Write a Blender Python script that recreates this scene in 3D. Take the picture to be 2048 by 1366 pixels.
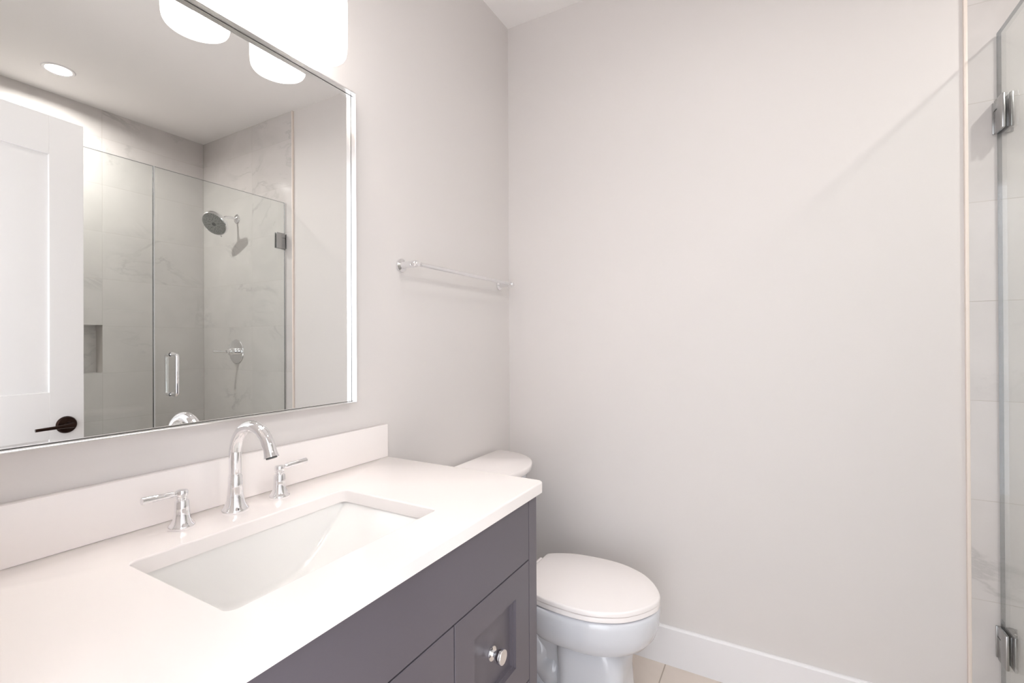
import bpy, bmesh, math
from mathutils import Vector, Matrix
for o in list(bpy.data.objects): bpy.data.objects.remove(o)
S = bpy.context.scene
COL = S.collection
R = math.radians

# ------------------------------------------------------------ camera
cam = bpy.data.cameras.new('camera'); camo = bpy.data.objects.new('camera', cam); COL.objects.link(camo)
cam.sensor_fit = 'HORIZONTAL'; cam.sensor_width = 36; cam.lens = 938.3/2048*36; cam.clip_start = .01
YAW, PITCH, ROLL, CAMZ = R(29.4326), R(.1603), R(-.2606), 1.2346
F = Vector((math.cos(YAW)*math.cos(PITCH), math.sin(YAW)*math.cos(PITCH), math.sin(PITCH)))
RT = Vector((math.sin(YAW), -math.cos(YAW), 0)); UP = RT.cross(F)
r2 = RT*math.cos(ROLL)+UP*math.sin(ROLL); u2 = -RT*math.sin(ROLL)+UP*math.cos(ROLL)
camo.matrix_world = Matrix(((r2.x, u2.x, -F.x, 0), (r2.y, u2.y, -F.y, 0), (r2.z, u2.z, -F.z, CAMZ), (0, 0, 0, 1)))
S.camera = camo

# ------------------------------------------------------------ world, lights, exposure
w = bpy.data.worlds.new('world'); S.world = w; w.use_nodes = True
w.node_tree.nodes['Background'].inputs[0].default_value = (.93, .955, 1, 1)
w.node_tree.nodes['Background'].inputs[1].default_value = 2.8
S.view_settings.view_transform = 'Standard'; S.view_settings.look = 'None'
S.view_settings.exposure = 0.66; S.view_settings.gamma = 1; S.view_settings.use_curve_mapping = False
S.cycles.use_denoising = True
S.cycles.max_bounces = 14; S.cycles.diffuse_bounces = 8; S.cycles.glossy_bounces = 8; S.cycles.transparent_max_bounces = 16
SHADE_EMIT = 2.1
BULB_EMIT = 22.0
DOWNLIGHT_W = 10.0
ROOM_FILL_W = 1.4  # power of the added fill lamp
DOWN_LENS = 12.0

# ------------------------------------------------------------ dimensions (metres)
D = 1.0697          # mirror wall plane
CT = .885           # counter top
XB = 1.8692         # plain wall facing the doorway
ZC = 2.6773         # ceiling
XE = .05            # entry wall inner face
YT = -.4929         # where tile begins
YG = -.5577         # shower glass
YF = -1.4896        # far shower wall
XT = XB-.01         # tile face

# ------------------------------------------------------------ materials
def srgb(r, g, b):
    f = lambda c: (c/255/12.92) if c/255 <= .04045 else ((c/255+.055)/1.055)**2.4
    return (f(r), f(g), f(b), 1)
def mat(name, col, rough=.5, metal=0, bump=0, bscale=200, emit=None, es=0, coat=0, spec=.5, var=0):
    m = bpy.data.materials.new(name); m.use_nodes = True; nt = m.node_tree; b = nt.nodes['Principled BSDF']
    b.inputs['Base Color'].default_value = col; b.inputs['Roughness'].default_value = rough; b.inputs['Metallic'].default_value = metal
    b.inputs['Specular IOR Level'].default_value = spec
    b.inputs['Coat Weight'].default_value = coat; b.inputs['Coat Roughness'].default_value = .05
    if emit: b.inputs['Emission Color'].default_value = emit; b.inputs['Emission Strength'].default_value = es
    tc = nt.nodes.new('ShaderNodeTexCoord')
    if bump:
        n = nt.nodes.new('ShaderNodeTexNoise'); n.inputs['Scale'].default_value = bscale; n.inputs['Detail'].default_value = 3
        bp = nt.nodes.new('ShaderNodeBump'); bp.inputs['Strength'].default_value = bump; bp.inputs['Distance'].default_value = .001
        nt.links.new(tc.outputs['Object'], n.inputs['Vector']); nt.links.new(n.outputs['Fac'], bp.inputs['Height']); nt.links.new(bp.outputs['Normal'], b.inputs['Normal'])
    if var:
        n = nt.nodes.new('ShaderNodeTexNoise'); n.inputs['Scale'].default_value = 2.3; n.inputs['Detail'].default_value = 2
        mx = nt.nodes.new('ShaderNodeMix'); mx.data_type = 'RGBA'
        mx.inputs[6].default_value = tuple(c*(1-var) for c in col[:3])+(1,); mx.inputs[7].default_value = tuple(min(1, c*(1+var)) for c in col[:3])+(1,)
        nt.links.new(tc.outputs['Object'], n.inputs['Vector']); nt.links.new(n.outputs['Fac'], mx.inputs[0]); nt.links.new(mx.outputs[2], b.inputs['Base Color'])
    return m
def marble(name, axis, bw, bh, offx, offz, base, dark, rough=.12, grout=(182, 176, 171), mortar=.0010, veinscale=1.0, stagger=0):
    m = bpy.data.materials.new(name); m.use_nodes = True; nt = m.node_tree; b = nt.nodes['Principled BSDF']
    N = nt.nodes.new; L = nt.links.new
    g = N('ShaderNodeNewGeometry'); sp = N('ShaderNodeSeparateXYZ'); L(g.outputs['Position'], sp.inputs[0])
    cb = N('ShaderNodeCombineXYZ'); L(sp.outputs[axis[0]], cb.inputs[0]); L(sp.outputs[axis[1]], cb.inputs[1])
    mp = N('ShaderNodeMapping'); mp.inputs['Location'].default_value = (-offx+bw*40, -offz+bh*40, 0); L(cb.outputs[0], mp.inputs[0])
    br = N('ShaderNodeTexBrick'); L(mp.outputs[0], br.inputs['Vector']); br.offset = stagger; br.squash = 1
    br.inputs['Scale'].default_value = 1; br.inputs['Brick Width'].default_value = bw; br.inputs['Row Height'].default_value = bh
    br.inputs['Mortar Size'].default_value = mortar; br.inputs['Mortar Smooth'].default_value = .1; br.inputs['Bias'].default_value = 0
    br.inputs['Color1'].default_value = (0, 0, 0, 1); br.inputs['Color2'].default_value = (1, 1, 1, 1); br.inputs['Mortar'].default_value = (.5, .5, .5, 1)
    # veins: every tile its own offset so the drawing breaks at the joints
    ad = N('ShaderNodeVectorMath'); ad.operation = 'MULTIPLY_ADD'; L(br.outputs['Color'], ad.inputs[0]); ad.inputs[1].default_value = (3.7, 5.1, 7.3); L(g.outputs['Position'], ad.inputs[2])
    n1 = N('ShaderNodeTexNoise'); n1.inputs['Scale'].default_value = 1.7*veinscale; n1.inputs['Detail'].default_value = 7; n1.inputs['Roughness'].default_value = .62; n1.inputs['Distortion'].default_value = .9
    rot = N('ShaderNodeMapping'); rot.inputs['Rotation'].default_value = (.5, .6, .7); rot.inputs['Scale'].default_value = (1, 1, 1.6); L(ad.outputs[0], rot.inputs[0]); L(rot.outputs[0], n1.inputs['Vector'])
    s1 = N('ShaderNodeMath'); s1.operation = 'SUBTRACT'; L(n1.outputs['Fac'], s1.inputs[0]); s1.inputs[1].default_value = .5
    a1 = N('ShaderNodeMath'); a1.operation = 'ABSOLUTE'; L(s1.outputs[0], a1.inputs[0])
    rp = N('ShaderNodeValToRGB'); L(a1.outputs[0], rp.inputs[0])
    rp.color_ramp.elements[0].position = 0; rp.color_ramp.elements[0].color = (1, 1, 1, 1)
    rp.color_ramp.elements[1].position = .03; rp.color_ramp.elements[1].color = (0, 0, 0, 1)
    n3 = N('ShaderNodeTexNoise'); n3.inputs['Scale'].default_value = 2.2*veinscale; n3.inputs['Detail'].default_value = 2; L(ad.outputs[0], n3.inputs['Vector'])
    r3 = N('ShaderNodeValToRGB'); L(n3.outputs['Fac'], r3.inputs[0]); r3.color_ramp.elements[0].position = .50; r3.color_ramp.elements[1].position = .68
    vm = N('ShaderNodeMath'); vm.operation = 'MULTIPLY'; L(rp.outputs[0], vm.inputs[0]); L(r3.outputs[0], vm.inputs[1])
    vm2 = N('ShaderNodeMath'); vm2.operation = 'MULTIPLY'; L(vm.outputs[0], vm2.inputs[0]); vm2.inputs[1].default_value = .30
    n2 = N('ShaderNodeTexNoise'); n2.inputs['Scale'].default_value = 3.2*veinscale; n2.inputs['Detail'].default_value = 5; n2.inputs['Distortion'].default_value = 1.2; L(ad.outputs[0], n2.inputs['Vector'])
    r2_ = N('ShaderNodeValToRGB'); L(n2.outputs['Fac'], r2_.inputs[0]); r2_.color_ramp.elements[0].position = .35; r2_.color_ramp.elements[1].position = .75
    md = N('ShaderNodeMix'); md.data_type = 'RGBA'; L(r2_.outputs[0], md.inputs[0]); md.inputs[6].default_value = base
    md.inputs[7].default_value = tuple(base[i]*.86+dark[i]*.14 for i in range(3))+(1,)
    mv = N('ShaderNodeMix'); mv.data_type = 'RGBA'; L(vm2.outputs[0], mv.inputs[0]); L(md.outputs[2], mv.inputs[6]); mv.inputs[7].default_value = dark
    mg = N('ShaderNodeMix'); mg.data_type = 'RGBA'; L(br.outputs['Fac'], mg.inputs[0]); L(mv.outputs[2], mg.inputs[6]); mg.inputs[7].default_value = srgb(*grout)
    L(mg.outputs[2], b.inputs['Base Color'])
    rr = N('ShaderNodeMapRange'); L(br.outputs['Fac'], rr.inputs[0]); rr.inputs[3].default_value = rough; rr.inputs[4].default_value = .6; L(rr.outputs[0], b.inputs['Roughness'])
    bp = N('ShaderNodeBump'); bp.invert = True; bp.inputs['Strength'].default_value = .5; bp.inputs['Distance'].default_value = .001; L(br.outputs['Fac'], bp.inputs['Height']); L(bp.outputs['Normal'], b.inputs['Normal'])
    return m
def glass(name, tint, edge=False):
    m = bpy.data.materials.new(name); m.use_nodes = True; nt = m.node_tree; N = nt.nodes.new; L = nt.links.new
    nt.nodes.remove(nt.nodes['Principled BSDF']); out = nt.nodes['Material Output']
    t = N('ShaderNodeBsdfTransparent'); t.inputs[0].default_value = tint
    gl = N('ShaderNodeBsdfGlossy'); gl.inputs['Roughness'].default_value = .0; gl.inputs[0].default_value = (1, 1, 1, 1)
    if edge: gl.inputs[0].default_value = (.45, .46, .49, 1)
    fr = N('ShaderNodeFresnel'); fr.inputs[0].default_value = 1.5
    mx = N('ShaderNodeMixShader')
    if edge: mx.inputs[0].default_value = .5
    else:
        ge = N('ShaderNodeNewGeometry'); im = N('ShaderNodeMapRange'); L(ge.outputs['Backfacing'], im.inputs[0]); im.inputs[3].default_value = 1.5; im.inputs[4].default_value = 1/1.5
        L(im.outputs[0], fr.inputs[0]); L(fr.outputs[0], mx.inputs[0])
    L(t.outputs[0], mx.inputs[1]); L(gl.outputs[0], mx.inputs[2]); L(mx.outputs[0], out.inputs[0]); return m

M = {
 'wall': mat('wall_paint', srgb(216, 212, 210), .62, bump=.05, bscale=350, var=.004),
 'ceiling': mat('ceiling_paint', srgb(238, 236, 235), .8, bump=.04, bscale=300),
 'trim': mat('trim_paint', srgb(232, 231, 233), .35),
 'door': mat('door_paint', srgb(232, 231, 231), .38),
 'edge': mat('tile_edge_trim', srgb(230, 219, 210), .4),
 'quartz': mat('white_quartz', srgb(240, 235, 233), .16, bump=0, var=.006),
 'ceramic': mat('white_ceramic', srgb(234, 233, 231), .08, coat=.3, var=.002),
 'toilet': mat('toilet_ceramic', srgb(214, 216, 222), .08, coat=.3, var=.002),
 'plastic': mat('white_seat_plastic', srgb(244, 239, 238), .22, var=.002),
 'cabinet': mat('charcoal_lacquer', srgb(95, 90, 97), .34, bump=.02, bscale=500),
 'gap': mat('cabinet_shadow_gap', srgb(14, 13, 16), .7),  # near-black in place of shade in cabinet gaps; hinge pivot and groove share it
 'chrome': mat('polished_chrome', (.87, .87, .885, 1), .04, 1),
 'satin': mat('satin_frame_metal', (.86, .85, .85, 1), .3, 1),
 'nickel': mat('hinge_nickel', (.42, .42, .42, 1), .25, 1),
 'bronze': mat('oil_rubbed_bronze', srgb(46, 30, 24), .28, .85),
 'mirror': mat('mirror_silver', (.875, .88, .87, 1), .0, 1),
 'mirror_back': mat('mirror_backing', srgb(60, 55, 52), .6),
 'nozzle': mat('grey_nozzle_rubber', srgb(70, 72, 72), .5),
 'headface': mat('shower_face_grey', srgb(150, 152, 150), .3, .5),
 'water': mat('still_water', srgb(200, 210, 212), .03),
 'hallfloor': mat('hall_floor', srgb(150, 125, 100), .5),
 'shade': mat('opal_glass_shade', srgb(250, 248, 245), .15, emit=(1, .965, .945, 1), es=SHADE_EMIT),
 'bulb': mat('frosted_bulb', srgb(250, 250, 250), .3, emit=(1, .97, .94, 1), es=BULB_EMIT),
 'bulbneck': mat('bulb_neck', srgb(225, 223, 220), .4),
 'lens': mat('downlight_lens', srgb(250, 250, 250), .4, emit=(1, .98, .96, 1), es=DOWN_LENS),
 'rubber': mat('clear_seal', srgb(200, 204, 206), .3),
}
tb, td = srgb(204, 200, 198), srgb(118, 116, 114)
M['tileX'] = marble('marble_tile_end', ('Y', 'Z'), .5852, .2895, YF, .1915, tb, td)
M['tileY'] = marble('marble_tile_far', ('X', 'Z'), .5852, .2895, 1.273, .1915, tb, td)
M['tilecurb'] = marble('marble_tile_curb', ('X', 'Z'), .5852, .5, 1.273, .0, tb, td)
M['tilefloor'] = marble('marble_floor_tile', ('X', 'Y'), .61, .61, 1.99, .378, srgb(222, 210, 200), srgb(130, 118, 108), rough=.22, grout=(176, 164, 152), mortar=.0022)
M['mosaic'] = marble('mosaic_shower_floor', ('X', 'Y'), .05, .05, 0, 0, srgb(214, 208, 200), td, rough=.3, mortar=.002, stagger=.5)
M['glass'] = glass('clear_glass', (.968, .983, .976, 1))
M['glassedge'] = glass('glass_edge', (.42, .45, .46, 1), True)

# ------------------------------------------------------------ mesh helpers
class MB:
    def __init__(s): s.b = bmesh.new()
    def box(s, x0, y0, z0, x1, y1, z1, bev=0, seg=2):
        b = bmesh.new(); bmesh.ops.create_cube(b, size=1)
        for v in b.verts: v.co = Vector(((x0+x1)/2+v.co.x*(x1-x0), (y0+y1)/2+v.co.y*(y1-y0), (z0+z1)/2+v.co.z*(z1-z0)))
        if bev: bmesh.ops.bevel(b, geom=b.edges[:], offset=bev, segments=seg, profile=.5, affect='EDGES', clamp_overlap=True)
        s.merge(b); return s
    def merge(s, b, mtx=None):
        if mtx is not None: bmesh.ops.transform(b, matrix=mtx, verts=b.verts[:])
        me = bpy.data.meshes.new('tmp'); b.to_mesh(me); b.free(); s.b.from_mesh(me); bpy.data.meshes.remove(me)
    def rings(s, rings, cap0=True, cap1=True, loop=False):
        vs = [[s.b.verts.new(p) for p in r] for r in rings]; n = len(vs[0])
        pairs = list(zip(vs, vs[1:]))+([(vs[-1], vs[0])] if loop else [])
        for a, c in pairs:
            for i in range(n):
                try: s.b.faces.new((a[i], a[(i+1) % n], c[(i+1) % n], c[i]))
                except ValueError: pass
        if not loop:
            if cap0: s.b.faces.new(list(reversed(vs[0])))
            if cap1: s.b.faces.new(vs[-1])
        return s
    def lathe(s, prof, c=(0, 0, 0), ax=(0, 0, 1), n=40, cap0=True, cap1=True):
        ax = Vector(ax).normalized(); q = ax.to_track_quat('Z', 'Y').to_matrix(); c = Vector(c)
        return s.rings([[c+q @ Vector((max(r, 1e-5)*math.cos(2*math.pi*i/n), max(r, 1e-5)*math.sin(2*math.pi*i/n), z)) for i in range(n)] for r, z in prof], cap0, cap1)
    def tube(s, pts, rad, n=20):
        pts = [Vector(p) for p in pts]; rad = rad if hasattr(rad, '__len__') else [rad]*len(pts)
        rings = []; up = None
        for i, p in enumerate(pts):
            t = (pts[min(i+1, len(pts)-1)]-pts[max(i-1, 0)]).normalized()
            if up is None: up = t.orthogonal().normalized()
            up = (up-t*up.dot(t)).normalized(); sd = t.cross(up)
            rings.append([p+(up*math.cos(2*math.pi*k/n)+sd*math.sin(2*math.pi*k/n))*rad[i] for k in range(n)])
        return s.rings(rings)
    def build(s, name, m, parent=None, smooth=35, **props):
        bmesh.ops.remove_doubles(s.b, verts=s.b.verts[:], dist=1e-6)
        bmesh.ops.recalc_face_normals(s.b, faces=s.b.faces[:])
        me = bpy.data.meshes.new(name); s.b.to_mesh(me); s.b.free()
        for mm in (m if isinstance(m, (list, tuple)) else [m]): me.materials.append(mm)
        if smooth:
            me.shade_smooth(); me.set_sharp_from_angle(angle=R(smooth))
        o = bpy.data.objects.new(name, me); COL.objects.link(o)
        if parent:
            o.parent = parent; o.matrix_parent_inverse = Matrix.Translation(-tot(parent))
        for k, v in props.items(): o[k] = v
        return o
def tot(o):
    v = Vector(o.location)
    while o.parent: o = o.parent; v = v*0+v
    return v
ROOTLOC = {}
def thing(name, loc, label, cat, group=None):
    o = bpy.data.objects.new(name, None); o.location = loc; o.empty_display_size = .05; COL.objects.link(o)
    o['label'] = label; o['category'] = cat; o['kind'] = 'thing'
    if group: o['group'] = group
    return o
_b = MB.build
def build(s, name, m, parent=None, smooth=35, **props):
    # vertices are given in world coordinates; the object keeps them local to its parent thing
    if parent:
        root = parent
        while root.parent: root = root.parent
        off = Vector(root.location)
        bmesh.ops.translate(s.b, verts=s.b.verts[:], vec=-off)
    o = _b(s, name, m, None, smooth, **props)
    if parent: o.parent = parent
    return o
MB.build = build
def struct(name, mb, m, parent=None, smooth=35):
    return mb.build(name, m, parent, smooth, kind='structure')
def rrect(x0, y0, x1, y1, r, z, n=8):
    rs = r if hasattr(r, '__len__') else (r,)*4; pts = []
    for (cx, cy, a0), rr in zip((((x1), (y1), 0), ((x0), (y1), 90), ((x0), (y0), 180), ((x1), (y0), 270)), rs):
        sx = -1 if a0 in (0, 270) else 1; sy = -1 if a0 in (0, 90) else 1
        for k in range(n+1):
            a = R(a0+90*k/n); pts.append((cx+sx*rr+rr*math.cos(a), cy+sy*rr+rr*math.sin(a), z))
    return pts

# ------------------------------------------------------------ room shell
struct('floor', MB().box(-1.5, YG-.05, -.1, XB+.1, D+.1, 0), M['tilefloor'], smooth=0)
struct('floor_shower', MB().box(XE-.1, YF-.1, -.1, XB+.1, YG-.05, .01), M['mosaic'], smooth=0)
struct('wall_left', MB().box(-.07, D, 0, XB+.1, D+.1, ZC), M['wall'], smooth=0)
struct('wall_back', MB().box(XB, YF-.1, 0, XB+.1, D, ZC), M['wall'], smooth=0)
struct('wall_shower_end', MB().box(XT, YF, .01, XB, YT, ZC), M['tileX'], smooth=0)
struct('trim_1', MB().box(XT-.0015, YT-.0005, 0, XB, YT+.008, ZC, .001), M['edge'])
struct('ceiling', MB().box(-.07, YF-.1, ZC, XB+.1, D+.1, ZC+.1), M['ceiling'], smooth=0)
# far shower wall with its recessed niche
nx0, nx1, nz0, nz1 = .90, 1.2735, 1.064, 1.355
wf = MB()
wf.box(XE-.1, YF-.09, .01, nx0, YF, ZC).box(nx1, YF-.09, .01, XB, YF, ZC).box(nx0, YF-.09, .01, nx1, YF, nz0).box(nx0, YF-.09, nz1, nx1, YF, ZC)
wf.box(XE-.1, YF-.1, .01, XB, YF-.09, ZC)
struct('wall_shower_far', wf, M['tileY'], smooth=0)
# entry wall with the doorway the picture is taken from
DY0, DY1, DH = -.300, .425, 2.145
we = MB()
we.box(-.07, DY1, 0, XE, D, ZC).box(-.07, DY0, DH, XE, DY1, ZC).box(-.07, YG-.06, 0, XE, DY0, ZC)
struct('wall_entry', we, M['wall'], smooth=0)
struct('wall_shower_near', MB().box(XE-.1, YF, .01, XE, YG-.06, ZC), M['tileX'], smooth=0)
jb = MB()
jb.box(-.07, DY1-.012, 0, XE, DY1, DH, .001).box(-.07, DY0, 0, XE, DY0+.012, DH, .001).box(-.07, DY0, DH-.012, XE, DY1, DH, .001)
struct('trim_2', jb, M['trim'])
struct('trim_3', MB().box(XE, DY1, 0, XE+.006, DY1+.06, DH+.06, .002).box(XE, DY0-.06, 0, XE+.006, DY0, DH+.06, .002).box(XE, DY0, DH, XE+.006, DY1, DH+.06, .002), M['trim'])
HB = .1442
def base_profile_x(y0, y1):   # runs along the plain wall
    return MB().rings([[(XB, y, 0), (XB-.014, y, 0), (XB-.014, y, HB-.005), (XB-.007, y, HB), (XB, y, HB)] for y in (y0, y1)])
struct('baseboard_back', base_profile_x(YT+.008, D), M['trim'])
struct('baseboard_left', MB().rings([[(x, D, 0), (x, D-.014, 0), (x, D-.014, HB-.005), (x, D-.007, HB), (x, D, HB)] for x in (1.068, XB-.014)]), M['trim'])
struct('trim_4', MB().box(XE, YG-.055, .0, XT, YG+.055, .10, .003), M['tilecurb'])   # shower curb

# ------------------------------------------------------------ open room door (seen in the mirror)
hinge = Vector((.115, -.2900, 0)); edge = Vector((.817, -.3720, 0))
dv = (edge-hinge); W = dv.length; ang = math.atan2(dv.y, dv.x)
door = bpy.data.objects.new('door_1', None); COL.objects.link(door); door['kind'] = 'structure'
door.location = hinge; door.rotation_euler = (0, 0, ang)
def dbuild(mb, name, m, parent, **p):
    o = _b(mb, name, m, None, 35, **p); o.parent = parent; return o
DT = .035
def shaker(mb, w, h, z0, th, st, rails, rec):
    # front face at y=0, back at y=-th ; rails = z bands
    mb.box(0, -th, z0, st, 0, z0+h, .0012, 1).box(w-st, -th, z0, w, 0, z0+h, .0012, 1)
    for a, b in rails: mb.box(st-.001, -th, a, w-st+.001, 0, b, .0012, 1)
    mb.box(st-.002, -th+rec, z0+.01, w-st+.002, -rec, z0+h-.01)
    return mb
dd = shaker(MB(), W, 2.134-.012, .012, DT, .110, [(.012, .22), (.865, 1.049), (1.981, 2.134)], .009)
leaf = dbuild(dd, 'door_leaf', M['door'], door)
hx = W-.0575
kn = MB().lathe([(.0, 0), (.034, 0), (.0335, .004), (.030, .009), (.017, .012), (.012, .014), (.011, .045), (.0, .047)], (hx, 0, .915), (0, 1, 0))
dbuild(kn, 'handle_rosette', M['bronze'], door)
lv = MB().tube([(hx+.004, .044, .915), (hx-.015, .048, .915), (hx-.05, .048, .914), (hx-.085, .047, .913), (hx-.112, .045, .912)], [.010, .0085, .0065, .006, .0058], 16)
dbuild(lv, 'handle_lever', M['bronze'], door)
kb = MB().lathe([(.0, 0), (.034, 0), (.030, .009), (.012, .014), (.011, .045), (.0, .047)], (hx, -DT, .915), (0, -1, 0))
kb.tube([(hx+.004, -DT-.044, .915), (hx-.015, -DT-.048, .915), (hx-.112, -DT-.045, .912)], [.010, .008, .0058], 16)
dbuild(kb, 'handle_rosette', M['bronze'], door)
for z in (.25, 1.07, 1.88):
    dbuild(MB().lathe([(.006, 0), (.006, .09)], (0, .004, z)), 'door_hinge', M['bronze'], door)

# ------------------------------------------------------------ vanity cabinet
CX0, CX1, CYF, CYB, CZ1 = .066, 1.066, .533, D-.002, CT-.0277
van = thing('vanity_cabinet', (.566, CYF, 0), 'charcoal grey bathroom vanity cabinet with recessed panel fronts, under the white countertop', 'cabinet')
body = MB()
body.box(CX0, CYF, .0, CX0+.04, CYF+.02, CZ1, .0006, 1).box(CX1-.04, CYF, .0, CX1, CYF+.02, CZ1, .0006, 1)
body.box(CX0, CYF+.02, 0, CX0+.018, CYB, CZ1).box(CX1-.018, CYF+.02, 0, CX1, CYB, CZ1)
body.box(CX0+.04, CYF, .06, CX1-.04, CYF+.02, .108)
body.build('body', M['cabinet'], van)
MB().box(CX0+.018, CYF+.022, .06, CX1-.018, CYF+.03, CZ1-.001).build('carcass_shade_panel', M['gap'], van, smooth=0)  # blackened sheet behind the fronts, paints the shade seen in their gaps
MB().box(CX0+.018, CYF+.07, 0, CX1-.018, CYF+.085, .06).build('toe_kick', M['cabinet'], van, smooth=0)
g = .0017
MB().box(CX0+.04+g, CYF+.0005, .7025, CX1-.04-g, CYF+.02, CZ1-.001, .0008, 1).build('false_front', M['cabinet'], van)
def front(x0, z0, x1, z1, name, st=.066):
    mb = MB(); a, b = x0, x1
    y0, y1 = CYF+.0005, CYF+.02
    px0, px1, pz0, pz1 = a+st, b-st, z0+st, z1-.0635
    def loop(ins, y): return [(px0+ins, y, pz0+ins), (px1-ins, y, pz0+ins), (px1-ins, y, pz1-ins), (px0+ins, y, pz1-ins)]
    ob = .0008
    outer = [(a+ob, y0, z0+ob), (b-ob, y0, z0+ob), (b-ob, y0, z1-ob), (a+ob, y0, z1-ob)]
    outr = [(a, y0+ob, z0), (b, y0+ob, z0), (b, y0+ob, z1), (a, y0+ob, z1)]
    back = [(a, y1, z0), (b, y1, z0), (b, y1, z1), (a, y1, z1)]
    mb.rings([back, outr, outer, loop(0, y0), loop(.0010, y0+.007), loop(.0052, y0+.0075), loop(.0058, y0+.0150)], True, True)
    return mb.build(name, M['cabinet'], van, smooth=20)
def knob(x, z, y, parent):
    mb = MB()
    mb.lathe([(0, 0), (.0150, 0), (.0154, .001), (.0154, .0035), (.0150, .0045), (.0065, .005), (.0062, .0155), (.0150, .016), (.0158, .0168), (.0158, .0305), (.0152, .0315), (0, .0316)], (x, y, z), (0, -1, 0), 48)
    return mb.build('knob', M['chrome'], parent, label='round chrome knob')
ix0, ix1 = CX0+.04, CX1-.04; w3 = (ix1-ix0)/3
zt, zm, zb = .6995, .4075, .110
for k in (0, 2):
    x0 = ix0+k*w3+g; x1 = ix0+(k+1)*w3-g
    for za, zb_ in ((zm+g, zt), (zb, zm-g)):
        d = front(x0, za, x1, zb_, 'drawer'); knob((x0+x1)/2, (za+zb_)/2+.001, CYF+.0155, d)
x0, x1 = ix0+w3+g, ix0+2*w3-g
d = front(x0, zb, x1, zt, 'door'); knob(x0+.033, zt-.13, CYF+.0005, d)

# ------------------------------------------------------------ countertop, backsplash, sink
KX0, KX1, KY0, KY1 = XE+.003, 1.0765, .5151, D-.001
zb0 = CZ1
hx0, hy0, hx1, hy1 = .351, .625, .7815, .906
top = MB(); cr = (.002, .002, .008, .016)
rk = []
for ins, z in ((.001, zb0), (0, zb0+.001), (0, CT-.003), (.001, CT-.001), (.003, CT)):
    rk.append(rrect(KX0+ins, KY0+ins, KX1-ins, KY1-ins, tuple(max(.001, c-ins) for c in cr), z))
for ins, z in ((.0025, CT), (.0008, CT-.0008), (0, CT-.0025), (0, zb0)):
    rk.append(rrect(hx0-ins, hy0-ins, hx1+ins, hy1+ins, .014+ins, z))
top.rings(rk, loop=True)
counter = top.build('countertop', M['quartz'], None, smooth=25, label='white quartz countertop with a rectangular sink cut-out, on the charcoal vanity', category='countertop', kind='thing')
spl = MB().box(KX0, D-.020, CT, KX1, D-.0005, CT+.0994, .0015)
spl.build('backsplash', M['quartz'], None, label='low white quartz backsplash strip standing along the wall below the mirror', category='backsplash', kind='thing')

sink = thing('undermount_sink', ((hx0+hx1)/2, (hy0+hy1)/2, zb0-.14), 'rectangular white ceramic basin with curved sloping ends, set under the countertop', 'sink')
bs = MB(); nxs, nys = 72, 48; e = .005
sx0, sx1, sy0, sy1 = hx0-e, hx1+e, hy0-e, hy1+e
def drop(x, y):
    dx = min(x-sx0, sx1-x); dy = min(y-sy0, sy1-y)
    fx = 1-(1-min(dx/.205, 1))**2; fy = 1-(1-min(dy/.040, 1))**2.6
    a, b = fx*.120, fy*.120; k = 90
    return max(0, -math.log(math.exp(-k*a)+math.exp(-k*b)-math.exp(-k*(a+b)) if True else 1)/k) if min(dx, dy) > 0 else 0
def yy(j):
    t = j/nys; return sy0+(sy1-sy0)*(.5-.5*math.cos(math.pi*t))
def xx(i):
    t = i/nxs; return sx0+(sx1-sx0)*(.35*t+.65*(.5-.5*math.cos(math.pi*t)))
gv = [[bs.b.verts.new((xx(i), yy(j), zb0-.0005-drop(xx(i), yy(j)))) for j in range(nys+1)] for i in range(nxs+1)]
for i in range(nxs):
    for j in range(nys): bs.b.faces.new((gv[i][j], gv[i+1][j], gv[i+1][j+1], gv[i][j+1]))
# outer body of the basin
def rect(ins, z): return [(sx0+ins, sy0+ins, z), (sx1-ins, sy0+ins, z), (sx1-ins, sy1-ins, z), (sx0+ins, sy1-ins, z)]
bs.rings([rect(0, zb0-.0005), rect(-.015, zb0-.0005), rect(-.015, zb0-.012), rect(-.004, zb0-.03), rect(.02, zb0-.138)], cap0=False)
bowl = bs.build('basin', M['ceramic'], sink, smooth=60)
dcx, dcy = (sx0+sx1)/2, (sy0+sy1)/2
MB().lathe([(0, -.002), (.010, .0), (.018, .0015), (.022, .003), (.023, .001), (.023, -.004)], (dcx, dcy, zb0-.1185)).build('drain', M['chrome'], sink, label='chrome drain')

# ------------------------------------------------------------ faucet
fc = thing('faucet', (.571, .989, CT), 'tall chrome gooseneck faucet with two side lever handles, behind the sink', 'faucet')
sp = MB(); fx, fy = .571, .989
sp.lathe([(.0, 0), (.0248, 0), (.0253, .0015), (.0253, .0062), (.0246, .0075), (.0220, .0105), (.0185, .0175), (.0160, .027), (.0148, .038), (.0140, .052), (.0134, .0735), (.0128, .0745), (.0122, .0755), (.0122, .0775), (.0114, .0785), (.011, .081)], (fx, fy, CT), n=48)
sp.build('spout_base', M['chrome'], fc)
nk = MB(); pts = [(fx, fy, CT+.079+i*.012) for i in range(5)]
r = .0605; zc = CT+.1195
for i in range(1, 25):
    a = R(i*162/24); pts.append((fx, fy-r+r*math.cos(a), zc+r*math.sin(a)*1.04))
ly, lz = pts[-1][1], pts[-1][2]
t = Vector((0, pts[-1][1]-pts[-2][1], pts[-1][2]-pts[-2][2])).normalized()
for s in (.006, .0135): pts.append((fx, ly+t.y*s, lz+t.z*s))
rad = [.0118]*len(pts); rad[-1] = .0140; rad[-2] = .0124
nk.tube(pts, rad, 32)
nk.build('spout', M['chrome'], fc)
e0 = Vector(pts[-1]); MB().lathe([(.0102, 0), (.0102, .002), (.0, .002)], e0, t, 24).build('aerator', M['nozzle'], fc)
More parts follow.
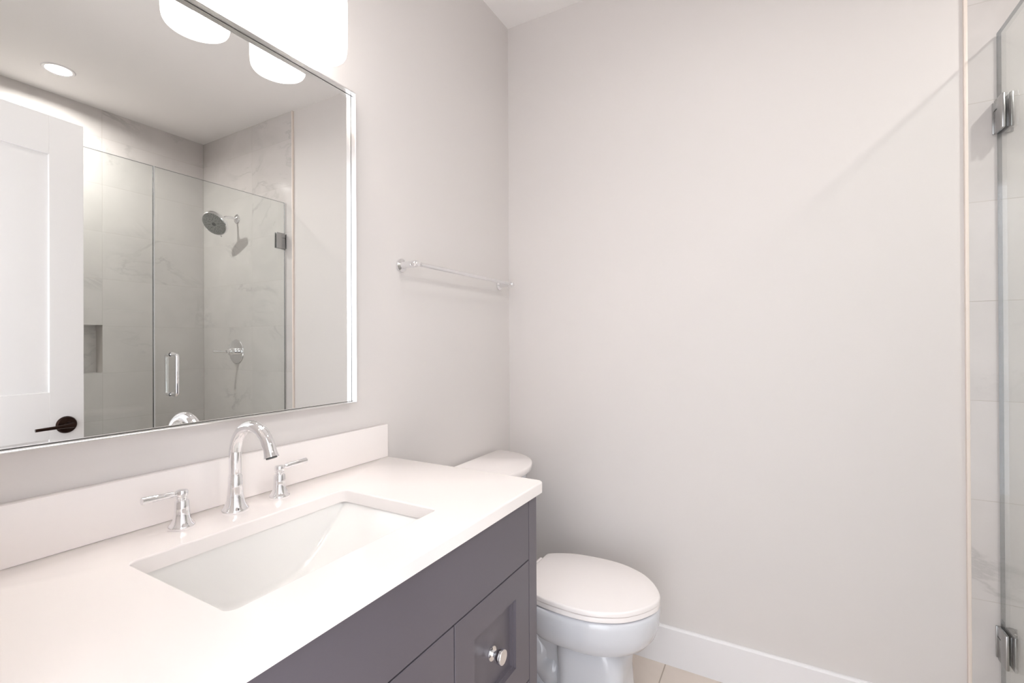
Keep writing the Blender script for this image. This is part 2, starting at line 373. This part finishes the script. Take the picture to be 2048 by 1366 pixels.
for s, hx_ in ((-1, .4705), (1, .6725)):
    hb = MB()
    hb.lathe([(0, 0), (.0212, 0), (.0218, .0015), (.0218, .0055), (.0210, .0068), (.0180, .0098), (.0150, .0165), (.0132, .026), (.0124, .036), (.0119, .0505), (.0108, .0525), (.0086, .0535), (.0086, .0555), (.0098, .0565), (.0098, .058), (.0085, .0592), (.0085, .0605)], (hx_, .991, CT), n=44)
    hb.build('handle_base', M['chrome'], fc)
    hv = MB()
    hv.lathe([(.0085, .0603), (.0102, .0608), (.0106, .0630), (.0106, .0690), (.0094, .0715), (.005, .0728), (0, .0730)], (hx_, .991, CT), n=36)
    hv.tube([(hx_, .991, CT+.0665), (hx_+s*.012, .991, CT+.0668), (hx_+s*.016, .991, CT+.0670)], [.0050, .0042, .0042], 20)
    ll = .0645 if s < 0 else .0690
    hv.tube([(hx_+s*.0125, .991, CT+.0668), (hx_+s*.0165, .991, CT+.0670), (hx_+s*ll, .991, CT+.0685), (hx_+s*(ll+.0008), .991, CT+.0685)], [.0040, .0056, .0068, .0062], 24)
    hv.build('lever', M['chrome'], fc)

# ------------------------------------------------------------ mirror
MX0, MX1, MZ0, MZ1 = .197, .945, 1.0671, 1.9464
mi = thing('wall_mirror', ((MX0+MX1)/2, D, MZ0), 'large rectangular wall mirror in a thin satin silver frame above the vanity', 'mirror')
fw, fd = .0028, .031
fr = MB()
def mr(i, y): return [(MX0+i, y, MZ0+i), (MX1-i, y, MZ0+i), (MX1-i, y, MZ1-i), (MX0+i, y, MZ1-i)]
fr.rings([mr(0, D-.0005), mr(0, D-fd+.0006), mr(.0006, D-fd), mr(fw-.0006, D-fd), mr(fw, D-fd+.0006), mr(fw, D-.0005)], loop=True)
fr.build('frame', M['satin'], mi, smooth=20)
MB().box(MX0+fw, D-.0108, MZ0+fw, MX1-fw, D-.0006, MZ1-fw).build('backing', M['mirror_back'], mi, smooth=0)
gp = .0012
MB().box(MX0+fw+gp, D-.012, MZ0+fw+gp, MX1-fw-gp, D-.0109, MZ1-fw-gp).build('mirror_glass', M['mirror'], mi, smooth=0)

# ------------------------------------------------------------ vanity light
vl = thing('vanity_light', (.572, D, 2.2), 'chrome bar light with three glowing white glass shades above the mirror', 'wall light')
MB().box(.572-.30, D-.022, 2.195, .572+.30, D-.0005, 2.245, .004).build('backplate', M['chrome'], vl)
SZ = 1.951; SY = .9785
for x in (.372, .572, .7725):
    ar = MB(); ar.tube([(x, D-.02, 2.22), (x, D-.05, 2.222), (x, SY+.012, 2.226), (x, SY, 2.215), (x, SY, 2.19)], .0065, 16)
    ar.lathe([(.0, .03), (.012, .03), (.024, .018), (.026, 0), (.0, 0)], (x, SY, 2.172), (0, 0, 1))
    a = ar.build('arm', M['chrome'], vl)
    sh = MB(); P_ = [(.0595, 0), (.0622, .0015), (.0645, .006), (.0662, .015), (.0668, .03), (.0672, .06), (.0674, .10), (.0672, .135), (.0655, .160), (.0615, .182), (.055, .200), (.043, .216), (.026, .232)]
    I_ = [(r-.0035, z) for r, z in reversed(P_)]; I_[0] = (.022, .2285); I_[-1] = (.0570, .0008)
    sh.lathe(P_+I_+[(.0595, 0)], (x, SY, SZ), n=56, cap0=False, cap1=False)
    sh.build('lamp_shade', M['shade'], vl, label='white opal glass shade, lit')
    bb = MB(); bb.lathe([(0, 0), (.012, .001), (.0225, .0055), (.0265, .013), (.0285, .028), (.0280, .045), (.022, .07), (.015, .09), (.014, .12)], (x, SY, SZ+.036), n=36)
    bb.build('bulb', M['bulb'], vl)
    MB().lathe([(.0275, .0105), (.0295, .012), (.0300, .016), (.0290, .018)], (x, SY, SZ+.036), n=36, cap0=False, cap1=False).build('bulb_rim', M['bulbneck'], vl)

# ------------------------------------------------------------ towel bar
tw = thing('towel_bar', (1.467, D, 1.489), 'chrome towel bar on the wall between the mirror and the corner', 'towel bar')
for x, s in ((1.157, 1), (1.777, -1)):
    p = MB(); y = D
    p.lathe([(0, .0005), (.0215, .0005), (.0222, .003), (.0215, .0065), (.0165, .009), (.0120, .011), (.0112, .016), (.0105, .045), (.0110, .051), (.0118, .052), (.0118, .056), (.0108, .0575), (.0108, .060), (.0118, .061), (.0118, .065), (.0100, .068), (.0090, .0695), (.0095, .072), (.0080, .0760), (0, .0775)], (x, y, 1.489), (0, -1, 0), 36)
    p.build('post', M['chrome'], tw)
by, bz = D-.067, 1.489
bar = MB(); bar.tube([(1.1575, by, bz), (1.172, by, bz), (1.176, by, bz), (1.758, by, bz), (1.762, by, bz), (1.7765, by, bz)], [.0052, .0054, .0072, .0072, .0054, .0052], 20)
bar.build('bar', M['chrome'], tw)

# ------------------------------------------------------------ toilet
TX = 1.5125
tl = thing('toilet', (TX, .70, 0), 'white two-piece ceramic toilet with closed lid between the vanity and the plain wall', 'toilet')
def egg(cx, yb, yf, hw, n=64, pw=2.15, back=.82, mid=.55):
    # closed outline: yb at the back, yf the front tip (towards -y), widest point a bit back of the middle
    pts = []; ym = yf+(yb-yf)*mid
    for i in range(n):
        a = 2*math.pi*i/n; c, s = math.cos(a), math.sin(a)
        if s <= 0:
            x = hw*math.copysign(abs(c)**(2/pw), c); y = ym+(ym-yf)*(-abs(s)**(2/pw))
        else:
            x = hw*math.copysign(abs(c)**(2/2.6), c)*(1-(1-back)*s**3); y = ym+(yb-ym)*abs(s)**(2/4.5)
        pts.append((cx+x, y))
    return pts
def ering(o, z): return [(x, y, z) for x, y in o]
# bowl: loft of egg outlines, rim to underside
bw = MB(); BZ = .3905
lv = [(.0, .50, .325, .150), ]
def L(z, yb, yf, hw, **k): return ering(egg(TX, yb, yf, hw, **k), z)
rk_ = dict(back=.64)
bw.rings([L(.232, .60, .455, .086, mid=.5), L(.246, .64, .434, .100), L(.259, .68, .408, .119), L(.271, .71, .380, .142), L(.285, .735, .356, .160, **rk_), L(.306, .75, .339, .1715, **rk_), L(.335, .76, .3295, .1775, **rk_), L(.374, .764, .3265, .179, **rk_), L(.386, .764, .3285, .1775, **rk_), L(.3912, .762, .333, .174, **rk_), L(.392, .758, .339, .169, **rk_)])
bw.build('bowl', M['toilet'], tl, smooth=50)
# pedestal: front column, foot and trapway
pd = MB()
def col(z, x, yf, yb, r): return rrect(TX-x, yf, TX+x, yb, r, z, 8)
pd.rings([col(0, .112, .405, .66, .055), col(.01, .113, .403, .66, .055), col(.05, .105, .415, .655, .052), col(.10, .100, .423, .65, .05), col(.16, .098, .427, .648, .048), col(.20, .100, .425, .65, .05), col(.235, .099, .432, .65, .05), col(.252, .096, .445, .65, .05)])
pd.rings([rrect(TX-.105, .60, TX+.105, .985, .05, z, 8) for z in (0, .03)]+[rrect(TX-.09, .60, TX+.09, .975, .045, .05, 8), rrect(TX-.06, .62, TX+.06, .95, .03, .06, 8)])
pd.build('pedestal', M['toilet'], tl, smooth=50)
tr = MB()
tp = [(TX, .56, .20), (TX, .60, .13), (TX, .66, .105), (TX, .72, .13), (TX, .755, .19), (TX, .79, .25), (TX, .84, .275), (TX, .89, .24), (TX, .905, .17), (TX, .905, .04)]
sm = []
for i in range(len(tp)-1):
    p0, p1, p2, p3 = [Vector(tp[max(0, min(len(tp)-1, i+k))]) for k in (-1, 0, 1, 2)]
    for k in range(6):
        u = k/6; sm.append(.5*((2*p1)+(-p0+p2)*u+(2*p0-5*p1+4*p2-p3)*u*u+(-p0+3*p1-3*p2+p3)*u**3))
sm.append(Vector(tp[-1]))
tr.tube(sm, [.068+.004*math.cos(i*.9) for i in range(len(sm))], 24)
tr.rings([rrect(TX-.052, .55, TX+.052, .96, .03, .05, 6), rrect(TX-.052, .55, TX+.052, .96, .03, .33, 6)])
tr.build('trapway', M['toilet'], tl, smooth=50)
# shelf joining bowl and tank
sf = MB(); sf.rings([rrect(TX-.065, .68, TX+.065, .99, .04, .25, 8), rrect(TX-.085, .69, TX+.085, 1.02, .04, .33, 8), rrect(TX-.088, .70, TX+.088, 1.035, .035, .370, 8), rrect(TX-.086, .705, TX+.086, 1.03, .033, .3915, 8)])
sf.build('tank_shelf', M['toilet'], tl, smooth=50)
LIDPTS = [(.770, .104), (.768, .1185), (.745, .136), (.71, .155), (.673, .169), (.619, .1775), (.55, .1805), (.49, .1735), (.44, .1545), (.40, .130), (.366, .094), (.341, .055), (.3275, .022), (.325, .0)]
def lid_outline():
    P = LIDPTS; half = []
    for i in range(len(P)-1):
        p0, p1, p2, p3 = [P[max(0, min(len(P)-1, i+k))] for k in (-1, 0, 1, 2)]
        if i == len(P)-2: p3 = (P[-2][0], -P[-2][1])
        if i < 1: half.append(p1); continue
        for k in range(5):
            u = k/5; half.append(tuple(.5*(2*p1[j]+(-p0[j]+p2[j])*u+(2*p0[j]-5*p1[j]+4*p2[j]-p3[j])*u*u+(-p0[j]+3*p1[j]-3*p2[j]+p3[j])*u**3) for j in (0, 1)))
    half.append(P[-1])
    return [(TX+x, y) for y, x in half]+[(TX-x, y) for y, x in reversed(half[:-1])]
LO = lid_outline()
def lring(ins, z, grow=0):
    pts = []; n = len(LO)
    for i, (x, y) in enumerate(LO):
        ax, ay = LO[i-1]; bx, by = LO[(i+1) % n]; tx, ty = bx-ax, by-ay; l = math.hypot(tx, ty) or 1
        nx_, ny_ = ty/l, -tx/l          # outward or inward, fixed below
        if (x+nx_*.001-TX)**2+(y+ny_*.001-.56)**2 < (x-TX)**2+(y-.56)**2: nx_, ny_ = -nx_, -ny_
        pts.append((x-nx_*ins, y-ny_*ins, z))
    return pts
def slab(name, z0, z1, r, m, ins=0, dome=0):
    mb = MB(); mb.rings([lring(ins+.0015, z0), lring(ins, z0+.0012), lring(ins, z1-r), lring(ins+r*.3, z1-r*.3), lring(ins+r, z1)])
    return mb.build(name, m, tl, smooth=50)
slab('seat', .3960, .4110, .0015, M['plastic'], .0015)
slab('lid', .4134, .4290, .0050, M['plastic'], 0, dome=.001)
for s in (-1, 1):
    MB().tube([(TX+s*.075-.022, .783, .407), (TX+s*.075-.02, .783, .407), (TX+s*.075+.02, .783, .407), (TX+s*.075+.022, .783, .407)], [.009, .0115, .0115, .009], 16).box(TX+s*.075-.02, .77, .392, TX+s*.075+.02, .797, .405, .003).build('seat_hinge', M['plastic'], tl)
for x, y in ((TX+.006, .3275), ):
    pass
# tank with a D-shaped plan
def dshape(hw, yb, yf, sq=2.6, n=48):
    pts = [(TX+hw, yb), (TX-hw, yb)]
    for i in range(n+1):
        a = math.pi+math.pi*i/n; c, s = math.cos(a), math.sin(a)
        pts.append((TX+hw*math.copysign(abs(c)**(2/sq), c), (yb-.02)+(yb-.02-yf)*(-abs(s)**(2/sq))))
    return pts
def dr(hw, yb, yf, z, sq=2.2): return ering(dshape(hw, yb, yf, sq), z)
tk = MB(); TB = 1.050
tk.rings([dr(.175, TB, .875, .392), dr(.185, TB, .865, .40), dr(.205, TB, .842, .60), dr(.218, TB, .828, .742)])
tk.build('tank', M['toilet'], tl, smooth=50)
ld = MB()
ld.rings([dr(.222, TB, .822, .742), dr(.229, TB+.003, .814, .744), dr(.2335, TB+.004, .8085, .749), dr(.2345, TB+.004, .807, .765), dr(.2335, TB+.004, .808, .769), dr(.230, TB+.0025, .812, .772)])
ld.build('tank_lid', M['plastic'], tl, smooth=50)
lvh = MB(); lvh.lathe([(0, 0), (.013, 0), (.012, .008), (.006, .012), (.006, .02)], (TX-.15, .858, .69), (-.5, -1, 0)); lvh.tube([(TX-.158, .842, .69), (TX-.145, .828, .688), (TX-.10, .812, .684)], [.006, .0055, .005], 14)
lvh.build('flush_lever', M['chrome'], tl, label='chrome flush lever')

# ------------------------------------------------------------ shower glass
XD = 1.1454; ZG = 2.1135; GT = .010
def pane(name, x0, x1, z0, z1, parent):
    mb = MB(); mb.box(x0, YG-GT/2, z0, x1, YG+GT/2, z1)
    o = mb.build(name, [M['glass'], M['glassedge']], parent, smooth=0)
    for p in o.data.polygons: p.material_index = 0 if abs(p.normal.y) > .9 else 1
    return o
sd = thing('glass_shower_door', (XD, YG, .105), 'frameless clear glass shower door hinged on the marble wall at the right', 'shower door')
pane('glass_panel', XD+.003, XT-.007, .112, ZG, sd)
def hinge_(zc, name='hinge'):
    h = .048
    mb = MB()
    for s in (-1, 1):
        y = YG+s*GT/2
        a, b = (y, y+s*.0075) if s > 0 else (y-.0075, y)
        mb.box(XT-.066, a, zc-h, XT-.0085, b, zc+h, .0022)
    mb.box(XT-.0075, YG-.0225, zc-h*.96, XT-.0002, YG-.013, zc+h*.96)
    mb.box(XT-.0055, YG-.030, zc-h*.94, XT, YG+.014, zc+h*.94, .0012)
    o = mb.build(name, M['nickel'], sd)
    MB().lathe([(.0065, -h*.5), (.0065, h*.45)], (XT-.0085, YG, zc), n=20).build('pivot', M['gap'], o)
    for z in (-.030, .030):
        MB().lathe([(0, 0), (.0045, 0), (.004, .0012), (.002, .0006)], (XT-.0056, YG-.0245, zc+z), (-1, 0, 0), 20).build('screw', M['chrome'], o)
    MB().box(XT-.030, YG+GT/2+.0074, zc+.017, XT-.0083, YG+GT/2+.0079, zc+.0185).build('groove', M['gap'], o, smooth=0)
    return o
hinge_(1.8725); hinge_(.372)
hd = MB()
HX = 1.2245
for s in (-1, 1):
    y0 = YG+s*GT/2; ye = YG+s*.052
    pp = [(HX, y0, .980)]
    pp += [(HX, ye-s*.014, .980)]+[(HX, ye-s*.014+s*.014*math.sin(R(a)), .994-.014*math.cos(R(a))) for a in (22.5, 45, 67.5, 90)]
    pp += [(HX, ye, 1.08), (HX, ye, 1.169)]+[(HX, ye-s*.014+s*.014*math.cos(R(a)), 1.169+.014*math.sin(R(a))) for a in (22.5, 45, 67.5, 90)]
    pp += [(HX, y0, 1.183)]
    hd.tube(pp, .0092, 20)
    for z in (.980, 1.183): hd.lathe([(.0, 0), (.0115, 0), (.0115, .002), (.0, .002)], (HX, y0, z), (0, s, 0), 24)
hd.build('pull_handle', M['chrome'], sd, label='chrome D-shaped pull handle')
MB().box(XD+.0005, YG-.006, .112, XD+.003, YG+.006, ZG, .0006, 1).build('edge_seal', M['rubber'], sd)
fp = thing('glass_shower_screen', (.60, YG, .1), 'fixed clear glass shower panel beside the hinged glass door', 'glass panel')
pane('glass_panel', XE+.004, XD-.002, .1, ZG, fp)
MB().box(XD-.002, YG-.0062, .1, XD+.0004, YG+.0062, ZG, .0006, 1).build('edge_strip', M['chrome'], fp)
MB().box(XE+.0005, YG-.012, .1, XE+.004, YG+.012, ZG).build('wall_channel', M['chrome'], fp)

# ------------------------------------------------------------ shower fittings
sh = thing('overhead_shower', (XT, -1.074, 2.084), 'round chrome shower head on a curved arm high on the marble wall', 'shower head')
a = MB(); ay = -1.074; az = 2.084
a.lathe([(0, .0005), (.030, .0005), (.0305, .004), (.026, .009), (.016, .014), (.0105, .018)], (XT, ay, az), (-1, 0, 0), 36)
ap = [(XT-.005, ay, az), (XT-.040, ay, az+.002), (XT-.075, ay, az-.004), (XT-.100, ay, az-.018), (XT-.118, ay, az-.036)]
a.tube(ap, .0088, 20); a.build('arm', M['chrome'], sh)
hc = Vector((XT-.118, ay, az-.036)); dn = Vector((-.74, .26, -.62)).normalized()
h_ = MB(); h_.lathe([(0, -.006), (.012, -.006), (.0145, .0), (.0145, .010), (.024, .016), (.060, .022), (.077, .027), (.0815, .034), (.0815, .052), (.0775, .056), (.0775, .0545), (0, .0545)], hc, dn, 56)
head = h_.build('head', M['chrome'], sh)
fcp = MB(); fcp.lathe([(0, .0565), (.0750, .0562), (.0755, .0548), (0, .0546)], hc, dn, 56); fcp.build('spray_face', M['headface'], head)
q = dn.to_track_quat('Z', 'Y').to_matrix()
nz = MB()
for rr, n, rad in ((.068, 34, .0025), (.0585, 30, .0025), (.049, 22, .0027), (.036, 10, .0037), (.026, 8, .003)):
    for i in range(n):
        if rr > .04 and i % 5 == 4: continue
        a_ = 2*math.pi*i/n; nz.lathe([(rad, 0), (rad*.7, .002), (0, .0021)], hc+q @ Vector((rr*math.cos(a_), rr*math.sin(a_), .0562)), dn, 8)
nz.lathe([(.014, 0), (.012, .003), (0, .0032)], hc+dn*.056, dn, 24)
nz.build('nozzles', M['nozzle'], head)
MB().tube([hc+q @ Vector((.0, -.079, .045)), hc+q @ Vector((.0, -.093, .047))], [.005, .004], 12).build('spray_tab', M['chrome'], head)

vv = thing('shower_valve', (XT, -1.083, 1.184), 'chrome shower valve with round plate and small lever, below the shower head', 'shower valve')
vy, vz = -1.083, 1.184
MB().lathe([(0, .0005), (.0815, .0005), (.082, .003), (.079, .0065), (.030, .009), (.0, .009)], (XT, vy, vz), (-1, 0, 0), 56).build('escutcheon', M['chrome'], vv)
MB().lathe([(.0245, .008), (.0250, .010), (.0250, .044), (.0235, .048), (.018, .054), (.0125, .058), (.0115, .068), (.010, .073), (0, .075)], (XT, vy, vz), (-1, 0, 0), 40).build('stem', M['chrome'], vv)
MB().tube([(XT-.066, vy, vz), (XT-.080, vy-.008, vz), (XT-.092, vy-.015, vz), (XT-.094, vy-.016, vz), (XT-.134, vy-.034, vz+.002)], [.008, .005, .005, .0072, .0078], 16).build('lever', M['chrome'], vv)

# ------------------------------------------------------------ ceiling downlight and added room fill
def downlight(x, y, label, r=.050, watt=DOWNLIGHT_W, group=None):
    t = thing('recessed_light', (x, y, ZC), label, 'ceiling light', group)  # also builds the added room fill
    MB().lathe([(r, -.0002), (r+.004, -.004), (r+.014, -.0045), (r+.018, -.0002)], (x, y, ZC), n=56, cap0=False, cap1=False).build('trim_ring', M['trim'], t)
    MB().lathe([(0, -.002), (r, -.002), (r, -.0005), (0, -.0005)], (x, y, ZC), n=48).build('lens', M['lens'], t)
    l = bpy.data.lights.new('lamp', 'AREA'); l.shape = 'DISK'; l.size = 2*r*.9; l.energy = watt; l.color = (1, .97, .93); l.spread = R(166)
    o = bpy.data.objects.new('lamp', l); COL.objects.link(o); o.parent = t; o.location = (0, 0, -.006)
    return t
downlight(.973, -1.155, 'round recessed downlight glowing in the ceiling over the glass shower')
downlight(1.0, .10, 'added fill light built as a recessed downlight, between the vanity and the shower glass', watt=ROOM_FILL_W)  # unseen lamp, added to brighten the room from above
